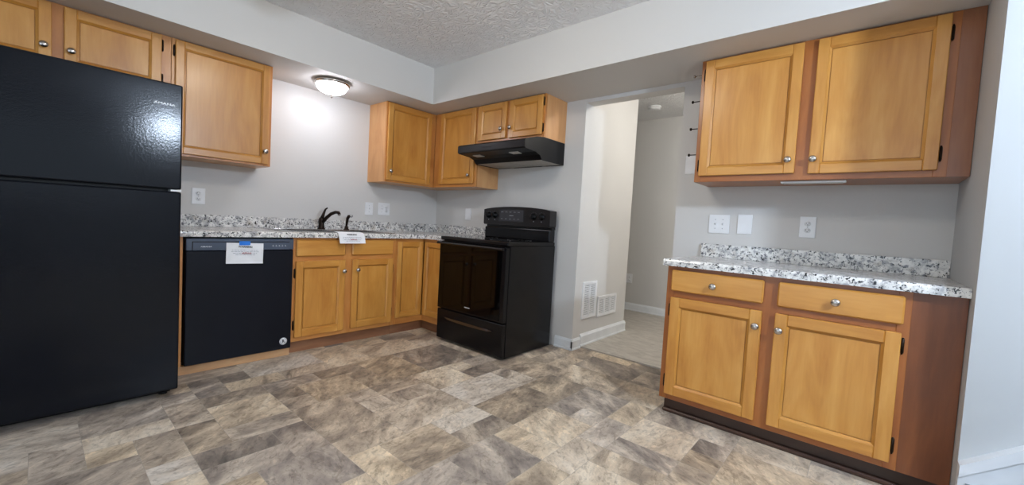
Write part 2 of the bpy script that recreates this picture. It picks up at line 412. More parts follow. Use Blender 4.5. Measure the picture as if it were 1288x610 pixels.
def carcass(parent, x0, x1, z0, z1, d, mat, top=True, name='carcass'):
    bm = bmesh.new(); t = .016; y = -d+.02
    bx(bm, x0, x0+t, y, -.001, z0, z1); bx(bm, x1-t, x1, y, -.001, z0, z1)
    bx(bm, x0+t, x1-t, y, -.001, z0, z0+t); bx(bm, x0+t, x1-t, -.008, -.001, z0+t, z1-t)
    if top: bx(bm, x0+t, x1-t, y, -.001, z1-t, z1)
    return obj(name, bm, mat, parent)
def face_frame(parent, d, v, h, mats=None):
    """v, h: (x0,x1,z0,z1) stiles and rails on the front plane"""
    bm = bmesh.new()
    for r in v: bx(bm, r[0], r[1], -d, -d+.02, r[2], r[3], .0012)
    for r in h: bx(bm, r[0], r[1], -d+.0004, -d+.02, r[2], r[3], .0012, 1)
    return obj('face_frame', bm, mats or [leftframe_v, leftframe_h], parent)

DU, DB = .305, .61
ZB, ZT = 1.383, HS-.001
W1R = PI/2                      # units on the left wall: local x runs along world +y, fronts face +x

# ------------------------------------------------------------------ wall cabinets, left wall
u = thing('wall_cabinet', 'low two-door maple wall cabinet above the black refrigerator', 'cabinet', (0, -3.43, 0), W1R)
carcass(u, 0, .985, 1.76, ZT, DU, veneer)
face_frame(u, DU, [(0, .04, 1.76, ZT), (.455, .53, 1.76, ZT), (.925, .985, 1.76, ZT)], [(.04, .925, ZT-.04, ZT), (.04, .925, 1.76, 1.80)])
door(u, .03, .472, 1.785, 2.117, -DU, (.442, 1.883), 'l')
door(u, .518, .935, 1.785, 2.117, -DU, (.546, 1.881), 'r', hz=(.06, .06))
u = thing('wall_cabinet', 'single-door maple wall cabinet between the refrigerator cabinet and the sink light', 'cabinet', (0, -2.443, 0), W1R)
carcass(u, 0, .593, ZB, ZT, DU, veneer)
face_frame(u, DU, [(0, .035, ZB, ZT), (.56, .593, ZB, ZT)], [(.035, .56, ZT-.035, ZT), (.035, .56, ZB, ZB+.035)])
door(u, .018, .572, 1.397, 2.119, -DU, (.547, 1.490), 'l', fw=.046)
# corner run
u = thing('wall_cabinet', 'single-door maple wall cabinet on the sink wall, in the room corner right of the light', 'cabinet', (0, -.874, 0), W1R)
carcass(u, 0, .874-.002, ZB, ZT, DU, veneer)
face_frame(u, DU, [(0, .03, ZB, ZT), (.50, .5685, ZB, ZT)], [(.03, .50, ZT-.035, ZT), (.03, .50, ZB, ZB+.03)])
door(u, .012, .512, 1.400, 2.117, -DU, (.044, 1.486), 'r', hz=(.06, .06))

# ------------------------------------------------------------------ wall cabinets, back wall
u = thing('wall_cabinet', 'single-door maple wall cabinet on the stove wall, between corner and range hood', 'cabinet', (DU+.0015, 0, 0))
carcass(u, 0, .633, ZB, ZT, DU, veneer)
face_frame(u, DU, [(0, .12, ZB, ZT), (.600, .633, ZB, ZT)], [(.12, .600, ZT-.035, ZT), (.12, .600, ZB, ZB+.03)])
door(u, .106, .608, 1.412, 2.119, -DU, (.552, 1.490), 'l', hz=(.06, .06))
u = thing('wall_cabinet', 'short two-door maple wall cabinet directly above the black range hood', 'cabinet', (.941, 0, 0))
w = 1.7125-.941
carcass(u, 0, w, 1.775, ZT, DU, veneer)
face_frame(u, DU, [(0, .03, 1.775, ZT), (.345, .41, 1.775, ZT), (w-.032, w, 1.775, ZT)], [(.03, w-.032, ZT-.03, ZT), (.03, w-.032, 1.775, 1.81)])
door(u, .012, .356, 1.803, 2.119, -DU, (.308, 1.884), 'l', hz=(.055, .055))
door(u, .396, .752, 1.797, 2.119, -DU, (.417, 1.884), 'r', hz=(.055, .055))

# ------------------------------------------------------------------ right-hand cabinets
u = thing('wall_cabinet', 'large two-door maple wall cabinet above the short counter right of the doorway', 'cabinet', (2.9115, 0, 0))
w = XG-2.9115-.002
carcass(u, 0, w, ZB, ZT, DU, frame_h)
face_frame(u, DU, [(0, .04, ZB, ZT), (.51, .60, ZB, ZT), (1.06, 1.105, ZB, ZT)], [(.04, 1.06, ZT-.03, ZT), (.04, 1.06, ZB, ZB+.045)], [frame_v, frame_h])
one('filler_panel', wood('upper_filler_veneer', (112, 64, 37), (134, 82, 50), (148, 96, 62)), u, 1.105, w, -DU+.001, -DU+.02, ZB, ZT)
door(u, .027, .524, 1.419, 2.117, -DU, (.492, 1.491), 'l', hz=(.065, .08))
door(u, .585, 1.073, 1.414, 2.117, -DU, (.604, 1.489), 'r', hz=(.075, .085))

u = thing('base_cabinet', 'maple base cabinet with two drawers and two doors right of the doorway', 'cabinet', (2.9025, 0, 0))
w = XG-2.9025-.002
TK, ZC = .094, .869
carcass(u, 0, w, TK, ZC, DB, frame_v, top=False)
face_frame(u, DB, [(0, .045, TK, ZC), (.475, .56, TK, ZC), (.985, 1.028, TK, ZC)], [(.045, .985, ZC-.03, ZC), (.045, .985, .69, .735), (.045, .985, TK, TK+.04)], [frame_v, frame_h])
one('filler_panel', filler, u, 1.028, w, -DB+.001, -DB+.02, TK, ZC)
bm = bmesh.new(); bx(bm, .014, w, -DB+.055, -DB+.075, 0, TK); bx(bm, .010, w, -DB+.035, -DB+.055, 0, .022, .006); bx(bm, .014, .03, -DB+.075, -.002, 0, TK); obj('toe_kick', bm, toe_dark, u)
drawer(u, .028, .489, .727, .847, -DB, (.254, .781))
drawer(u, .549, 1.006, .725, .847, -DB, (.776, .784))
door(u, .031, .489, .127, .690, -DB, (.466, .611), 'l', fw=.053, hz=(.075, .075))
door(u, .546, 1.004, .127, .690, -DB, (.567, .609), 'r', fw=.053, hz=(.075, .055))

def nose(bm, run0, run1, edge, back, z0, z1, axis):
    """countertop front edge strip with a rounded nose; axis: direction the edge runs along"""
    r = .016; s = 1 if edge > back else -1
    prof = [(back, z0), (edge, z0)]+[(edge-s*r+s*r*math.cos(a), z1-r+r*math.sin(a)) for a in [PI/2*k/5 for k in range(6)]]+[(back, z1)]
    prism(bm, prof, run0, run1, axis)
ct = thing('countertop', 'short speckled grey and white counter slab right of the doorway', 'countertop', (2.884, 0, 0))
w = XG-2.884-.0015; ZK = .9085
bm = bmesh.new(); nose(bm, 0, w, -.646, -.02, ZC+.0005, ZK, 'x'); bx(bm, 0, w, -.02, -.001, ZC+.0005, ZK); obj('slab', bm, granite, ct)
one('backsplash', granite, ct, .018, w, -.02, -.001, ZK, ZK+.088, bev=.002)

# ------------------------------------------------------------------ base run on the left wall
tag(one('end_panel', leftframe_v, None, .02, DB, -2.452, -2.4265, .06, ZC), 'narrow upright maple end panel between refrigerator and dishwasher', 'panel')
u = thing('base_cabinet', 'maple sink base cabinet with two false drawer fronts and two doors', 'cabinet', (0, -1.788, 0), W1R)
w = .866
carcass(u, 0, w, TK, ZC, DB, frame_v, top=False)
face_frame(u, DB, [(0, .035, TK, ZC), (.385, .462, TK, ZC), (.83, w, TK, ZC)], [(.035, .83, ZC-.025, ZC), (.035, .83, .69, .732), (.035, .83, TK, TK+.04)])
bm = bmesh.new(); bx(bm, 0, w, -.56, -.545, 0, TK); obj('toe_kick', bm, toe_mat, u)
drawer(u, .021, .394, .729, .852, -DB, name='false_drawer'); drawer(u, .452, .830, .729, .852, -DB, name='false_drawer')
door(u, .021, .396, .128, .694, -DB, (.382, .606), 'l', hz=(.09, .09)); door(u, .456, .834, .129, .694, -DB, (.498, .610), 'r', hz=(.09, .09))
u = thing('corner_base_cabinet', 'maple corner base cabinet between sink base and range, doors at right angle', 'cabinet')
bm = bmesh.new(); t = .016
bx(bm, .02, DB-.02, -.92, -.92+t, TK, ZC); bx(bm, .905, .921, -DB+.02, -.002, TK, ZC); bx(bm, .002, .02, -.92, -.002, TK, ZC); bx(bm, .02, .905, -.02, -.002, TK, ZC)
bx(bm, .02, DB-.02, -.904, -.02, TK, TK+t); bx(bm, DB-.02, .905, -DB+.02, -.02, TK, TK+t); obj('carcass', bm, leftframe_v, u)
bm = bmesh.new()
bx(bm, DB-.02, DB, -.92, -.9, TK, ZC); bx(bm, DB-.02, DB, -.9, -DB, ZC-.03, ZC, 0, 1); bx(bm, DB-.02, DB, -.9, -DB, TK, TK+.055, 0, 1)
bx(bm, .9, .921, -DB, -DB+.02, TK, ZC); bx(bm, DB, .9, -DB, -DB+.02, ZC-.03, ZC, 0, 1); bx(bm, DB, .9, -DB, -DB+.02, TK, TK+.055, 0, 1); obj('face_frame', bm, [leftframe_v, leftframe_h], u)
T = Matrix.Rotation(PI/2, 4, 'Z')
door(u, -.910, -.634, .155, .84, -DB, None, None, .045, T=T)
door(u, .634, .912, .155, .84, -DB, None, None, .045)
bm = bmesh.new(); bx(bm, .545, .56, -.92, -.56, 0, TK); bx(bm, .56, .921, -.56, -.545, 0, TK); obj('toe_kick', bm, toe_mat, u)

bm = bmesh.new(); bx(bm, .575, .60, -2.45, -1.789, 0, .058, .002); tag(obj('toe_board', bm, raw_board), 'pale raw wood board lying on the floor under the dishwasher', 'board')

ct = thing('countertop', 'long speckled grey and white L-shaped counter slab holding the sink', 'countertop')
hx0, hx1, hy0, hy1 = .105, .565, -1.80, -.955; zb = ZC+.0005
bm = bmesh.new()
bx(bm, .001, hx0, -2.47, -.001, zb, ZK); bx(bm, hx0, .6, -2.47, hy0, zb, ZK); bx(bm, hx0, .6, hy1, -.001, zb, ZK); bx(bm, hx1, .6, hy0, hy1, zb, ZK)
nose(bm, -2.47, -.6, .646, .6, zb, ZK, 'y'); nose(bm, .6, .927, -.646, -.6, zb, ZK, 'x'); bx(bm, .6, .927, -.6, -.001, zb, ZK)
obj('slab', bm, granite, ct)
bm = bmesh.new(); bx(bm, .001, .02, -2.47, -.001, ZK, ZK+.088, .002); bx(bm, .02, .927, -.02, -.001, ZK, ZK+.088, .002); obj('backsplash', bm, granite, ct)

# ------------------------------------------------------------------ sink, faucet, sprayer
s = thing('kitchen_sink', 'double-bowl stainless drop-in sink set in the long counter', 'sink', (.335, -1.3775, ZK))
ry, rx = .456, .25
bm = bmesh.new(); z0, z1 = .0005, .006
bowls = [(-.40, -.02), (.02, .40)]; bx0, bx1 = -.135, .215
bx(bm, -rx, bx0, -ry, ry, z0, z1, .002); bx(bm, bx1, rx, -ry, ry, z0, z1, .002)
for a, b in ((-ry, -.40), (-.02, .02), (.40, ry)): bx(bm, bx0, bx1, a, b, z0, z1, .002)
obj('rim', bm, chrome, s)
for a, b in bowls:
    bm = bmesh.new(); dz = -.17; t = .003
    bx(bm, bx0, bx0+t, a, b, dz, z0); bx(bm, bx1-t, bx1, a, b, dz, z0); bx(bm, bx0, bx1, a, a+t, dz, z0); bx(bm, bx0, bx1, b-t, b, dz, z0); bx(bm, bx0, bx1, a, b, dz-t, dz)
    lathe(bm, [(.045, dz), (.045, dz+.002), (.03, dz+.0025), (.001, dz+.001)], ((bx0+bx1)/2, (a+b)/2, 0), 'z', 20)
    obj('bowl', bm, chrome, s)
f = thing('faucet', 'dark bronze single-lever faucet standing behind the sink', 'faucet', (.125, -1.365, ZK+.006))
bm = bmesh.new(); lathe(bm, [(.032, 0), (.032, .006), (.027, .012), (.024, .03), (.023, .07), (.024, .085), (.018, .1), (.004, .106)], n=20); obj('body', bm, bronze, f)
bm = bmesh.new(); tube(bm, [(.005, 0, .095), (0, .012, .125), (-.004, .024, .155), (-.004, .034, .176), (-.002, .05, .19)], [.016, .013, .010, .008, .006]); obj('lever', bm, bronze, f)
bm = bmesh.new(); tube(bm, [(.01, .004, .06), (.045, .024, .105), (.085, .042, .138), (.13, .06, .155), (.165, .070, .152), (.172, .072, .138)], [.016, .0155, .0145, .0135, .0135, .0135], 12); obj('spout', bm, bronze, f)
bm = bmesh.new(); lathe(bm, [(.011, 0), (.011, -.012)], (.172, .072, .138), 'z', 14); obj('aerator', bm, chrome, f)
f = thing('side_sprayer', 'small dark bronze side sprayer right of the faucet', 'sprayer', (.125, -1.135, ZK+.006))
bm = bmesh.new(); lathe(bm, [(.024, 0), (.024, .006), (.017, .012), (.015, .03), (.012, .034)], n=18); obj('base', bm, bronze, f)
bm = bmesh.new(); tube(bm, [(0, 0, .034), (.002, .002, .07), (.004, .006, .105), (.012, .014, .124), (.026, .024, .128)], [.010, .012, .0135, .015, .011]); obj('spray_head', bm, bronze, f)
bm = bmesh.new(); tube(bm, [(.026, .024, .128), (.036, .03, .124)], [.0125, .0125]); obj('nozzle', bm, chrome, f)

# ------------------------------------------------------------------ paper notes
def sheet(bm, prof, y0, y1, lift=0):
    """curled sheet: prof is (x,z) from the top edge down"""
    t = .0006; n = len(prof); rows = []
    for k in range(n):
        a, b = prof[max(0, k-1)], prof[min(n-1, k+1)]; d = Vector((b[0]-a[0], b[1]-a[1])).normalized(); nx, nz = -d.y, d.x
        rows.append([bm.verts.new((prof[k][0]+nx*o, y, prof[k][1]+nz*o)) for o in (0, t) for y in (y0, y1)])
    for a, b in zip(rows, rows[1:]):
        for i, j in ((0, 1), (3, 2), (2, 0), (1, 3)): bm.faces.new((a[i], a[j], b[j], b[i]))
    bm.faces.new((rows[0][0], rows[0][1], rows[0][3], rows[0][2])); bm.faces.new((rows[-1][0], rows[-1][2], rows[-1][3], rows[-1][1]))
def scribble(pts, rad, M):
    bm = bmesh.new(); tube(bm, [M @ Vector(p) for p in pts], rad, 6); return bm
def frame_at(o, xdir, ydir):
    x = Vector(xdir).normalized(); y = Vector(ydir); y = (y-x*x.dot(y)).normalized(); z = x.cross(y)
    m = Matrix((x, y, z)).transposed().to_4x4(); m.translation = o; return m
def print_note(parent, Mx, w, top, title):
    text('print', title, .017, ink, parent, Mx @ Matrix.Translation((0, top, .0004)), .0002, .0004)
    bm = bmesh.new(); rnd = random.Random(3)
    for r, (l, off) in enumerate([(.155, 0), (.165, .002), (.14, 0), (.12, .004)]):
        zz = top-.022-.0105*r; x = -l/2+off
        while x < l/2:
            ww = rnd.uniform(.006, .02); bx(bm, x, min(x+ww, l/2), zz-.0011, zz+.0011, .0003, .0007); x += ww+.004
    bm.transform(Mx); obj('text_lines', bm, ink_grey, parent)
    pts = [(-.018+.0065*k+.002*(k % 2), top-.045+(.007 if k % 2 else -.002)+(.003 if k == 3 else 0), .0012) for k in range(9)]
    obj('signature', scribble(pts, .0017, Mx), ink_red, parent)
n = thing('warning_notice', 'white warning sheet taped to the dishwasher front', 'paper', (.6415, -2.102, .762))
bm = bmesh.new(); sheet(bm, [(0, .068), (.003, .03), (.004, 0), (.006, -.045), (.010, -.068)], -.108, .108); bm.transform(Matrix.Rotation(math.radians(-1.5), 4, 'X')); obj('sheet', bm, paper_mat, n)
Mx = frame_at(Vector((.0062, 0, 0)), (0, 1, -.026), (-.03, 0, 1)); print_note(n, Mx, .21, .043, 'WARNING')
bm = bmesh.new(); bx(bm, .0008, .0034, -.034, .030, .053, .081, .0006); obj('tape', bm, tape_mat, n)['label'] = 'strip of blue tape'
n = thing('warning_notice', 'white sheet lying at the sink, drooping over the counter edge', 'paper', (0, -1.368, 0))
bm = bmesh.new(); prof = [(.588, ZK+.0075), (.62, ZK+.0045), (.645, ZK+.003), (.657, ZK-.004), (.668, ZK-.02), (.682, ZK-.05), (.692, ZK-.079)]
sheet(bm, prof, -.1075, .1075); obj('sheet', bm, paper_mat, n)
Mx = frame_at(Vector((.6765, 0, ZK-.0335)), (0, 1, 0), (-.024, 0, .06)); print_note(n, Mx, .21, .025, 'WARNING')

# ------------------------------------------------------------------ refrigerator
r = thing('refrigerator', 'tall black top-freezer refrigerator at the left edge, left of the dishwasher', 'refrigerator', (0, -3.25, 0), W1R)
w = .752
one('cabinet_body', black_app, r, .004, w-.004, -.855, -.06, .045, 1.685, bev=.004)
fd = one('freezer_door', fridge_mat, r, 0, w, -.935, -.862, 1.142, 1.697, bev=.008, seg=3)
text('brand_lettering', 'AMANA', .017, letter, fd, on_front(.676, -.9352, 1.584, 1.45), .0004, .0002)
one('fresh_food_door', fridge_mat, r, 0, w, -.935, -.862, .042, 1.128, bev=.008, seg=3)
one('toe_grille', black_plastic, r, .02, w-.02, -.85, -.83, .008, .044)
bm = bmesh.new(); bx(bm, w-.045, w+.001, -.93, -.86, 1.1305, 1.1395, .001); obj('hinge', bm, white_plastic, r)['label'] = 'pale hinge plate between the doors'
for xx in (.05, w-.05):
    bm = bmesh.new(); lathe(bm, [(.02, 0), (.02, .012), (.011, .015), (.011, .045)], (xx, -.84, 0), 'z', 12); obj('foot', bm, black_plastic, r)

# ------------------------------------------------------------------ dishwasher
d = thing('dishwasher', 'black built-in dishwasher under the counter, left of the sink cabinet', 'dishwasher', (0, -2.4225, 0), W1R)
w = .629
one('tub', black_plastic, d, .012, w-.012, -.585, -.03, .062, ZC-.004)
one('door_panel', dw_mat, d, .006, w-.001, -.638, -.587, .064, .780, bev=.004)
bm = bmesh.new(); bx(bm, .006, w-.001, -.64, -.587, .783, .858, .003)
cp = obj('control_panel', bm, panel_mat, d)
bm = bmesh.new(); bx(bm, .035, w-.03, -.6412, -.639, .835, .840); bx(bm, .035, .040, -.6412, -.639, .783, .838); obj('handle_recess', bm, black_plastic, cp)
text('brand_lettering', 'AMANA', .011, letter, cp, on_front(.108, -.6406, .807, 1.5), .0003, .0001)
bm = bmesh.new()
for k in range(5): bx(bm, .488+.02*k, .497+.02*k, -.6409, -.6398, .808, .8105)
for k in range(5): bx(bm, .490+.02*k, .493+.02*k, -.6409, -.6398, .814, .8165)
obj('button_marks', bm, letter, cp)
one('toe_plate', black_plastic, d, .012, w-.012, -.56, -.545, .005, .063)
bm = bmesh.new(); lathe(bm, [(.0255, 0), (.0255, .0015), (.001, .0016)], (0, 0, 0), '-y', 28)
b = tag(obj('round_sticker', bm, white_plastic), 'round white sticker low on the dishwasher front', 'sticker'); b.location = (.6381, -1.846, .121); b.rotation_euler = (0, 0, W1R)
bm = bmesh.new()
for a in range(24):
    if a % 12 not in (5, 6):
        t0, t1 = 2*PI*a/24, 2*PI*(a+1)/24
        bm.faces.new([bm.verts.new((R*math.cos(t), -.0019, R*math.sin(t))) for R, t in ((.022, t0), (.022, t1), (.0195, t1), (.0195, t0))])
obj('ring', bm, mark_grey, b)
text('monogram', 'R', .03, ink, b, on_front(0, -.002, 0, 1), .0002, .0012)

# ------------------------------------------------------------------ range
r = thing('range_stove', 'black freestanding electric range below the range hood', 'stove', (.930, 0, 0))
w = .790
one('body', black_app, r, .004, w-.002, -.648, -.062, .012, .884, bev=.003)
ck = one('cooktop', black_app, r, 0, w, -.682, -.07, .884, .915, bev=.006, seg=2)
bm = bmesh.new(); bx(bm, .025, w-.025, -.655, -.18, .9146, .9166, .001); gl = obj('glass_top', bm, gloss, ck)
for cx_, cy_, R in ((.21, -.53, .105), (.57, -.53, .085), (.21, -.29, .08), (.57, -.29, .105)):
    n_ = 40; bm = bmesh.new()
    A = [bm.verts.new((cx_+R*math.cos(2*PI*k/n_), cy_+R*math.sin(2*PI*k/n_), .9169)) for k in range(n_)]; B = [bm.verts.new((cx_+(R-.003)*math.cos(2*PI*k/n_), cy_+(R-.003)*math.sin(2*PI*k/n_), .9169)) for k in range(n_)]
    for k in range(n_): bm.faces.new((A[k], A[(k+1) % n_], B[(k+1) % n_], B[k]))
    obj('burner_ring', bm, mark_grey, gl)
od = one('oven_door', black_app, r, .004, w-.006, -.690, -.65, .290, .872, bev=.004)
one('door_glass', gloss, od, .018, w-.045, -.6925, -.689, .305, .845, bev=.001)
bm = bmesh.new(); prism(bm, [(-.69, .874), (-.722, .868), (-.727, .858), (-.722, .848), (-.69, .846)], 0, w-.02, 'x'); obj('handle', bm, black_app, od)
text('brand_lettering', 'AMANA', .013, letter, od, on_front(.385, -.6929, .345, 1.4), .0003, .0002)
dr = one('storage_drawer', black_app, r, .004, w-.006, -.686, -.65, .022, .280, bev=.004)
bm = bmesh.new(); pts = []
for k in range(13):
    t = k/12; x = .10+(w-.21)*t; hgt = .006+.014*math.sin(PI*t)**.5 if 0 < k < 12 else .002
    pts.append((x, hgt))
top = [bm.verts.new((x, -.6895, .216)) for x, h in pts]; bot = [bm.verts.new((x, -.6985, .216-h)) for x, h in pts]; bk = [bm.verts.new((x, -.685, .216-h-.004)) for x, h in pts]
for a in range(12):
    bm.faces.new((top[a], top[a+1], bot[a+1], bot[a])); bm.faces.new((bot[a], bot[a+1], bk[a+1], bk[a]))
obj('drawer_pull', bm, plain('pull_highlight_grey', (96, 98, 104), .25, 1), dr)  # black pull lightened to grey metal, its highlight put into the colour
for xx in (.05, w-.05):
    for yy in (-.6, -.11):
        bm = bmesh.new(); lathe(bm, [(.016, 0), (.016, .014)], (xx, yy, 0), 'z', 12); obj('foot', bm, black_plastic, r)
# backguard: arched control panel over a recessed riser
bg = None
bm = bmesh.new(); bx(bm, .012, w-.004, -.15, -.072, .915, 1.018, .008, seg=2); bx(bm, .012, w-.004, -.125, -.072, 1.018, 1.04); bg = obj('backguard', bm, black_app, r)
bm = bmesh.new(); n_ = 16; x0, x1 = .004, w
prof = [(x0+.012, 1.038), (x1-.012, 1.038), (x1, 1.048)]+[(x1-(x1-x0)*k/n_, 1.180+.030*(1-(2*k/n_-1)**2)**.8) for k in range(n_+1)]+[(x0, 1.048)]
prism(bm, prof, -.165, -.072, 'y')
cp = obj('control_panel', bm, plain('panel_black', (24, 22, 24), .28, 0, .4), bg)
bm = bmesh.new(); bx(bm, .21, .50, -.1662, -.165, 1.075, 1.182, .0005); obj('display', bm, plain('display_black', (50, 50, 55), .25), cp)
for kx in (.070, .150, .615, .700):
    bm = bmesh.new(); lathe(bm, [(.030, 0), (.030, .004), (.024, .006), (.022, .024), (.018, .028), (.001, .029)], (kx, -.165, 1.127), '-y', 20)
    bx(bm, kx-.005, kx+.005, -.199, -.19, 1.105, 1.149, .002); obj('control_knob', bm, black_plastic, cp)
for kx in (.070, .150, .615, .700):
    for q in range(7):
        a = PI-PI*(.15+.7*q/6); one('dial_mark', mark_grey, cp, kx+.037*math.cos(a)-.0012, kx+.037*math.cos(a)+.0012, -.1656, -.1648, 1.127+.037*math.sin(a)-.0012, 1.127+.037*math.sin(a)+.0012)
    one('dial_mark', mark_grey, cp, kx-.004, kx+.004, -.1656, -.1648, 1.080, 1.088)
for k in range(5):
    one('button_mark', mark_grey, cp, .23+.05*k, .255+.05*k, -.1668, -.166, 1.158, 1.1605); one('button_mark', mark_grey, cp, .23+.05*k, .252+.05*k, -.1668, -.166, 1.096, 1.098)
one('clock_digits', mark_grey, cp, .33, .38, -.1668, -.166, 1.125, 1.129)

# ------------------------------------------------------------------ range hood
h = thing('range_hood', 'black under-cabinet range hood above the stove', 'range hood', (.941, 0, 0))
w = 1.7125-.941
side = [(-.002, 1.774), (-.30, 1.774), (-.40, 1.760), (-.535, 1.722), (-.545, 1.712), (-.545, 1.658), (-.53, 1.650), (-.40, 1.640), (-.345, 1.622), (-.318, 1.590), (-.30, 1.585), (-.002, 1.585)]
bm = bmesh.new(); prism(bm, side, 0, .006); prism(bm, side, w-.006, w)
top = side[:7]
inn = [(-.002, 1.768), (-.30, 1.768), (-.398, 1.754), (-.53, 1.717), (-.538, 1.708), (-.538, 1.662), (-.53, 1.656)]
prism(bm, top+inn[::-1], .006, w-.006); bx(bm, .006, w-.006, -.008, -.002, 1.585, 1.768)
obj('shell', bm, hood_mat, h)
bm = bmesh.new(); prism(bm, [(-.53, 1.653), (-.40, 1.643), (-.35, 1.625), (-.318, 1.588), (-.31, 1.598), (-.34, 1.634), (-.40, 1.652), (-.53, 1.66)], .006, w-.006); obj('light_shelf', bm, black_plastic, h)
for xx in (.10, .53):
    bm = bmesh.new(); prism(bm, [(-.455, 1.6455), (-.40, 1.6412), (-.395, 1.6395), (-.395, 1.6355), (-.402, 1.6352), (-.455, 1.6395)], xx, xx+.09); obj('lamp_lens', bm, lens_mat, h)
for a, b in ((.012, w/2-.004), (w/2+.004, w-.012)):
    bm = bmesh.new(); bx(bm, a, b, -.305, -.012, 1.589, 1.597, .001); bx(bm, (a+b)/2-.02, (a+b)/2+.02, -.03, -.018, 1.585, 1.589); obj('filter', bm, filter_mat, h)
bm = bmesh.new(); bx(bm, .30, .42, -.5462, -.5445, 1.68, 1.69, .0005); obj('switch_strip', bm, black_plastic, h)

# ------------------------------------------------------------------ lamps
def dome_lamp(name, label, loc, R, drop, strength, rim_mat=nickel, glow=(255, 249, 243)):
    l = thing(name, label, 'light', loc)
    bm = bmesh.new(); lathe(bm, [(R*.7, 0), (R*1.02, 0), (R*1.08, -.010), (R*1.09, -.022), (R*1.02, -.030), (R*.93, -.032), (R*.7, -.02)], n=40); obj('rim', bm, rim_mat, l)
    bm = bmesh.new(); lathe(bm, [(R*.97*math.cos(PI/2*k/9), -.028-drop*math.sin(PI/2*k/9)) for k in range(9)]+[(.004, -.028-drop)], n=40)
    obj('glass_bowl', bm, emitter(name+'_glow', glow, strength), l)
    bm = bmesh.new(); lathe(bm, [(.004, -.026-drop), (.011, -.032-drop), (.008, -.040-drop), (.0045, -.044-drop), (.009, -.050-drop), (.004, -.056-drop), (.001, -.057-drop)], n=14); obj('finial', bm, rim_mat, l)
    return l
dome_lamp('flush_ceiling_light', 'lit white glass dome light on the soffit over the sink', (.372, -1.430, HS), .125, .075, SINK_LAMP, glow=(244, 245, 255))
dome_lamp('kitchen_ceiling_light', 'large white glass dome light on the kitchen ceiling, out of view', (2.30, -1.95, HC), .19, .15, KITCHEN_LAMP, glow=(255, 245, 230))
dome_lamp('hall_ceiling_light', 'white glass dome light on the hall ceiling, behind the wall', (3.15, .72, HC), .14, .15, HALL_LAMP, glow=(255, 251, 243))

p = thing('pendant_light', 'round white glass pendant light hanging beyond the right wall, out of view', 'light', (5.36, -1.83, HC))
bm = bmesh.new(); lathe(bm, [(.06, -.0005), (.06, -.015), (.012, -.03), (.008, -.03)], n=20); obj('canopy', bm, nickel, p)
bm = bmesh.new(); lathe(bm, [(.006, -.03), (.006, -.27)], n=10); obj('stem', bm, nickel, p)
bm = bmesh.new(); lathe(bm, [(.022, -.26), (.03, -.275), (.03, -.30)], n=20); obj('socket_cap', bm, nickel, p)
bm = bmesh.new(); lathe(bm, [(max(.002, .09*math.sin(PI*k/12)), -.38+.09*math.cos(PI*k/12)) for k in range(13)], n=28); obj('globe', bm, emitter('pendant_glow', (216, 234, 255), PENDANT), p)

# ------------------------------------------------------------------ wall plates
def plate_bm(w, h):
    bm = bmesh.new(); bx(bm, -w/2, w/2, -.006, -.0005, -h/2, h/2, .0025, seg=2); return bm
def duplex(parent, cx_):
    for zz in (-.02, .02):
        bm = bmesh.new(); lathe(bm, [(.0165, .005), (.0165, .0075), (.001, .0076)], (cx_, 0, zz), '-y', 20, sy=.85)
        so = obj('socket', bm, white_plastic, parent)
        for dx in (-.0065, .0065): one('slot', slot_mat, so, cx_+dx-.0009, cx_+dx+.0009, -.0082, -.0074, zz, zz+.007)
        bm = bmesh.new(); lathe(bm, [(.0024, .0074), (.0024, .0082)], (cx_, 0, zz-.007), '-y', 10); obj('slot', bm, slot_mat, so)
    bm = bmesh.new(); lathe(bm, [(.003, .006), (.003, .0068)], (cx_, 0, 0), '-y', 10); obj('screw', bm, mark_grey, parent)
def toggle(parent, cx_):
    bm = bmesh.new(); bx(bm, cx_-.005, cx_+.005, -.0068, -.006, -.012, .012); prism(bm, [(-.0065, -.006), (-.018, .004), (-.018, .009), (-.0065, .008)], cx_-.0035, cx_+.0035); obj('toggle', bm, white_plastic, parent)
    for zz in (-.03, .03):
        bm = bmesh.new(); lathe(bm, [(.003, .006), (.003, .0068)], (cx_, 0, zz), '-y', 10); obj('screw', bm, mark_grey, parent)
def wall_plate(name, label, cat, loc, rz, w, h, kind):
    o = thing(name, label, cat, loc, rz); obj('cover_plate', plate_bm(w, h), white_plastic, o)
    if kind == 'duplex': duplex(o, 0)
    if kind == 'toggle': toggle(o, 0)
    if kind == 'toggle2': toggle(o, -.023); toggle(o, .023)
    if kind == 'combo': toggle(o, -.025); duplex(o, .025)
    if kind == 'blank':
        for zz in (-.032, .032):
            bm = bmesh.new(); lathe(bm, [(.003, .006), (.003, .0068)], (0, 0, zz), '-y', 10); obj('screw', bm, white_plastic, o)
    return o
wall_plate('wall_outlet', 'white duplex outlet on the sink wall beside the refrigerator', 'outlet', (0, -2.224, 1.131), W1R, .082, .118, 'duplex')
wall_plate('light_switch', 'narrow white switch plate on the sink wall under the corner cabinet', 'switch', (0, -.845, 1.123), W1R, .084, .124, 'toggle')
wall_plate('switch_and_outlet_plate', 'wide white double plate on the sink wall nearest the corner', 'outlet', (0, -.678, 1.130), W1R, .130, .124, 'combo')
wall_plate('blank_wall_plate', 'white blank plate on the wall just left of the stove controls', 'wall plate', (.535, 0, 1.128), 0, .085, .122, 'blank')
wall_plate('light_switch', 'white double switch plate above the right counter, nearest the doorway', 'switch', (3.000, 0, 1.133), 0, .128, .126, 'toggle2')
wall_plate('blank_wall_plate', 'white blank plate above the right counter between switch and outlet', 'wall plate', (3.154, 0, 1.138), 0, .084, .126, 'blank')
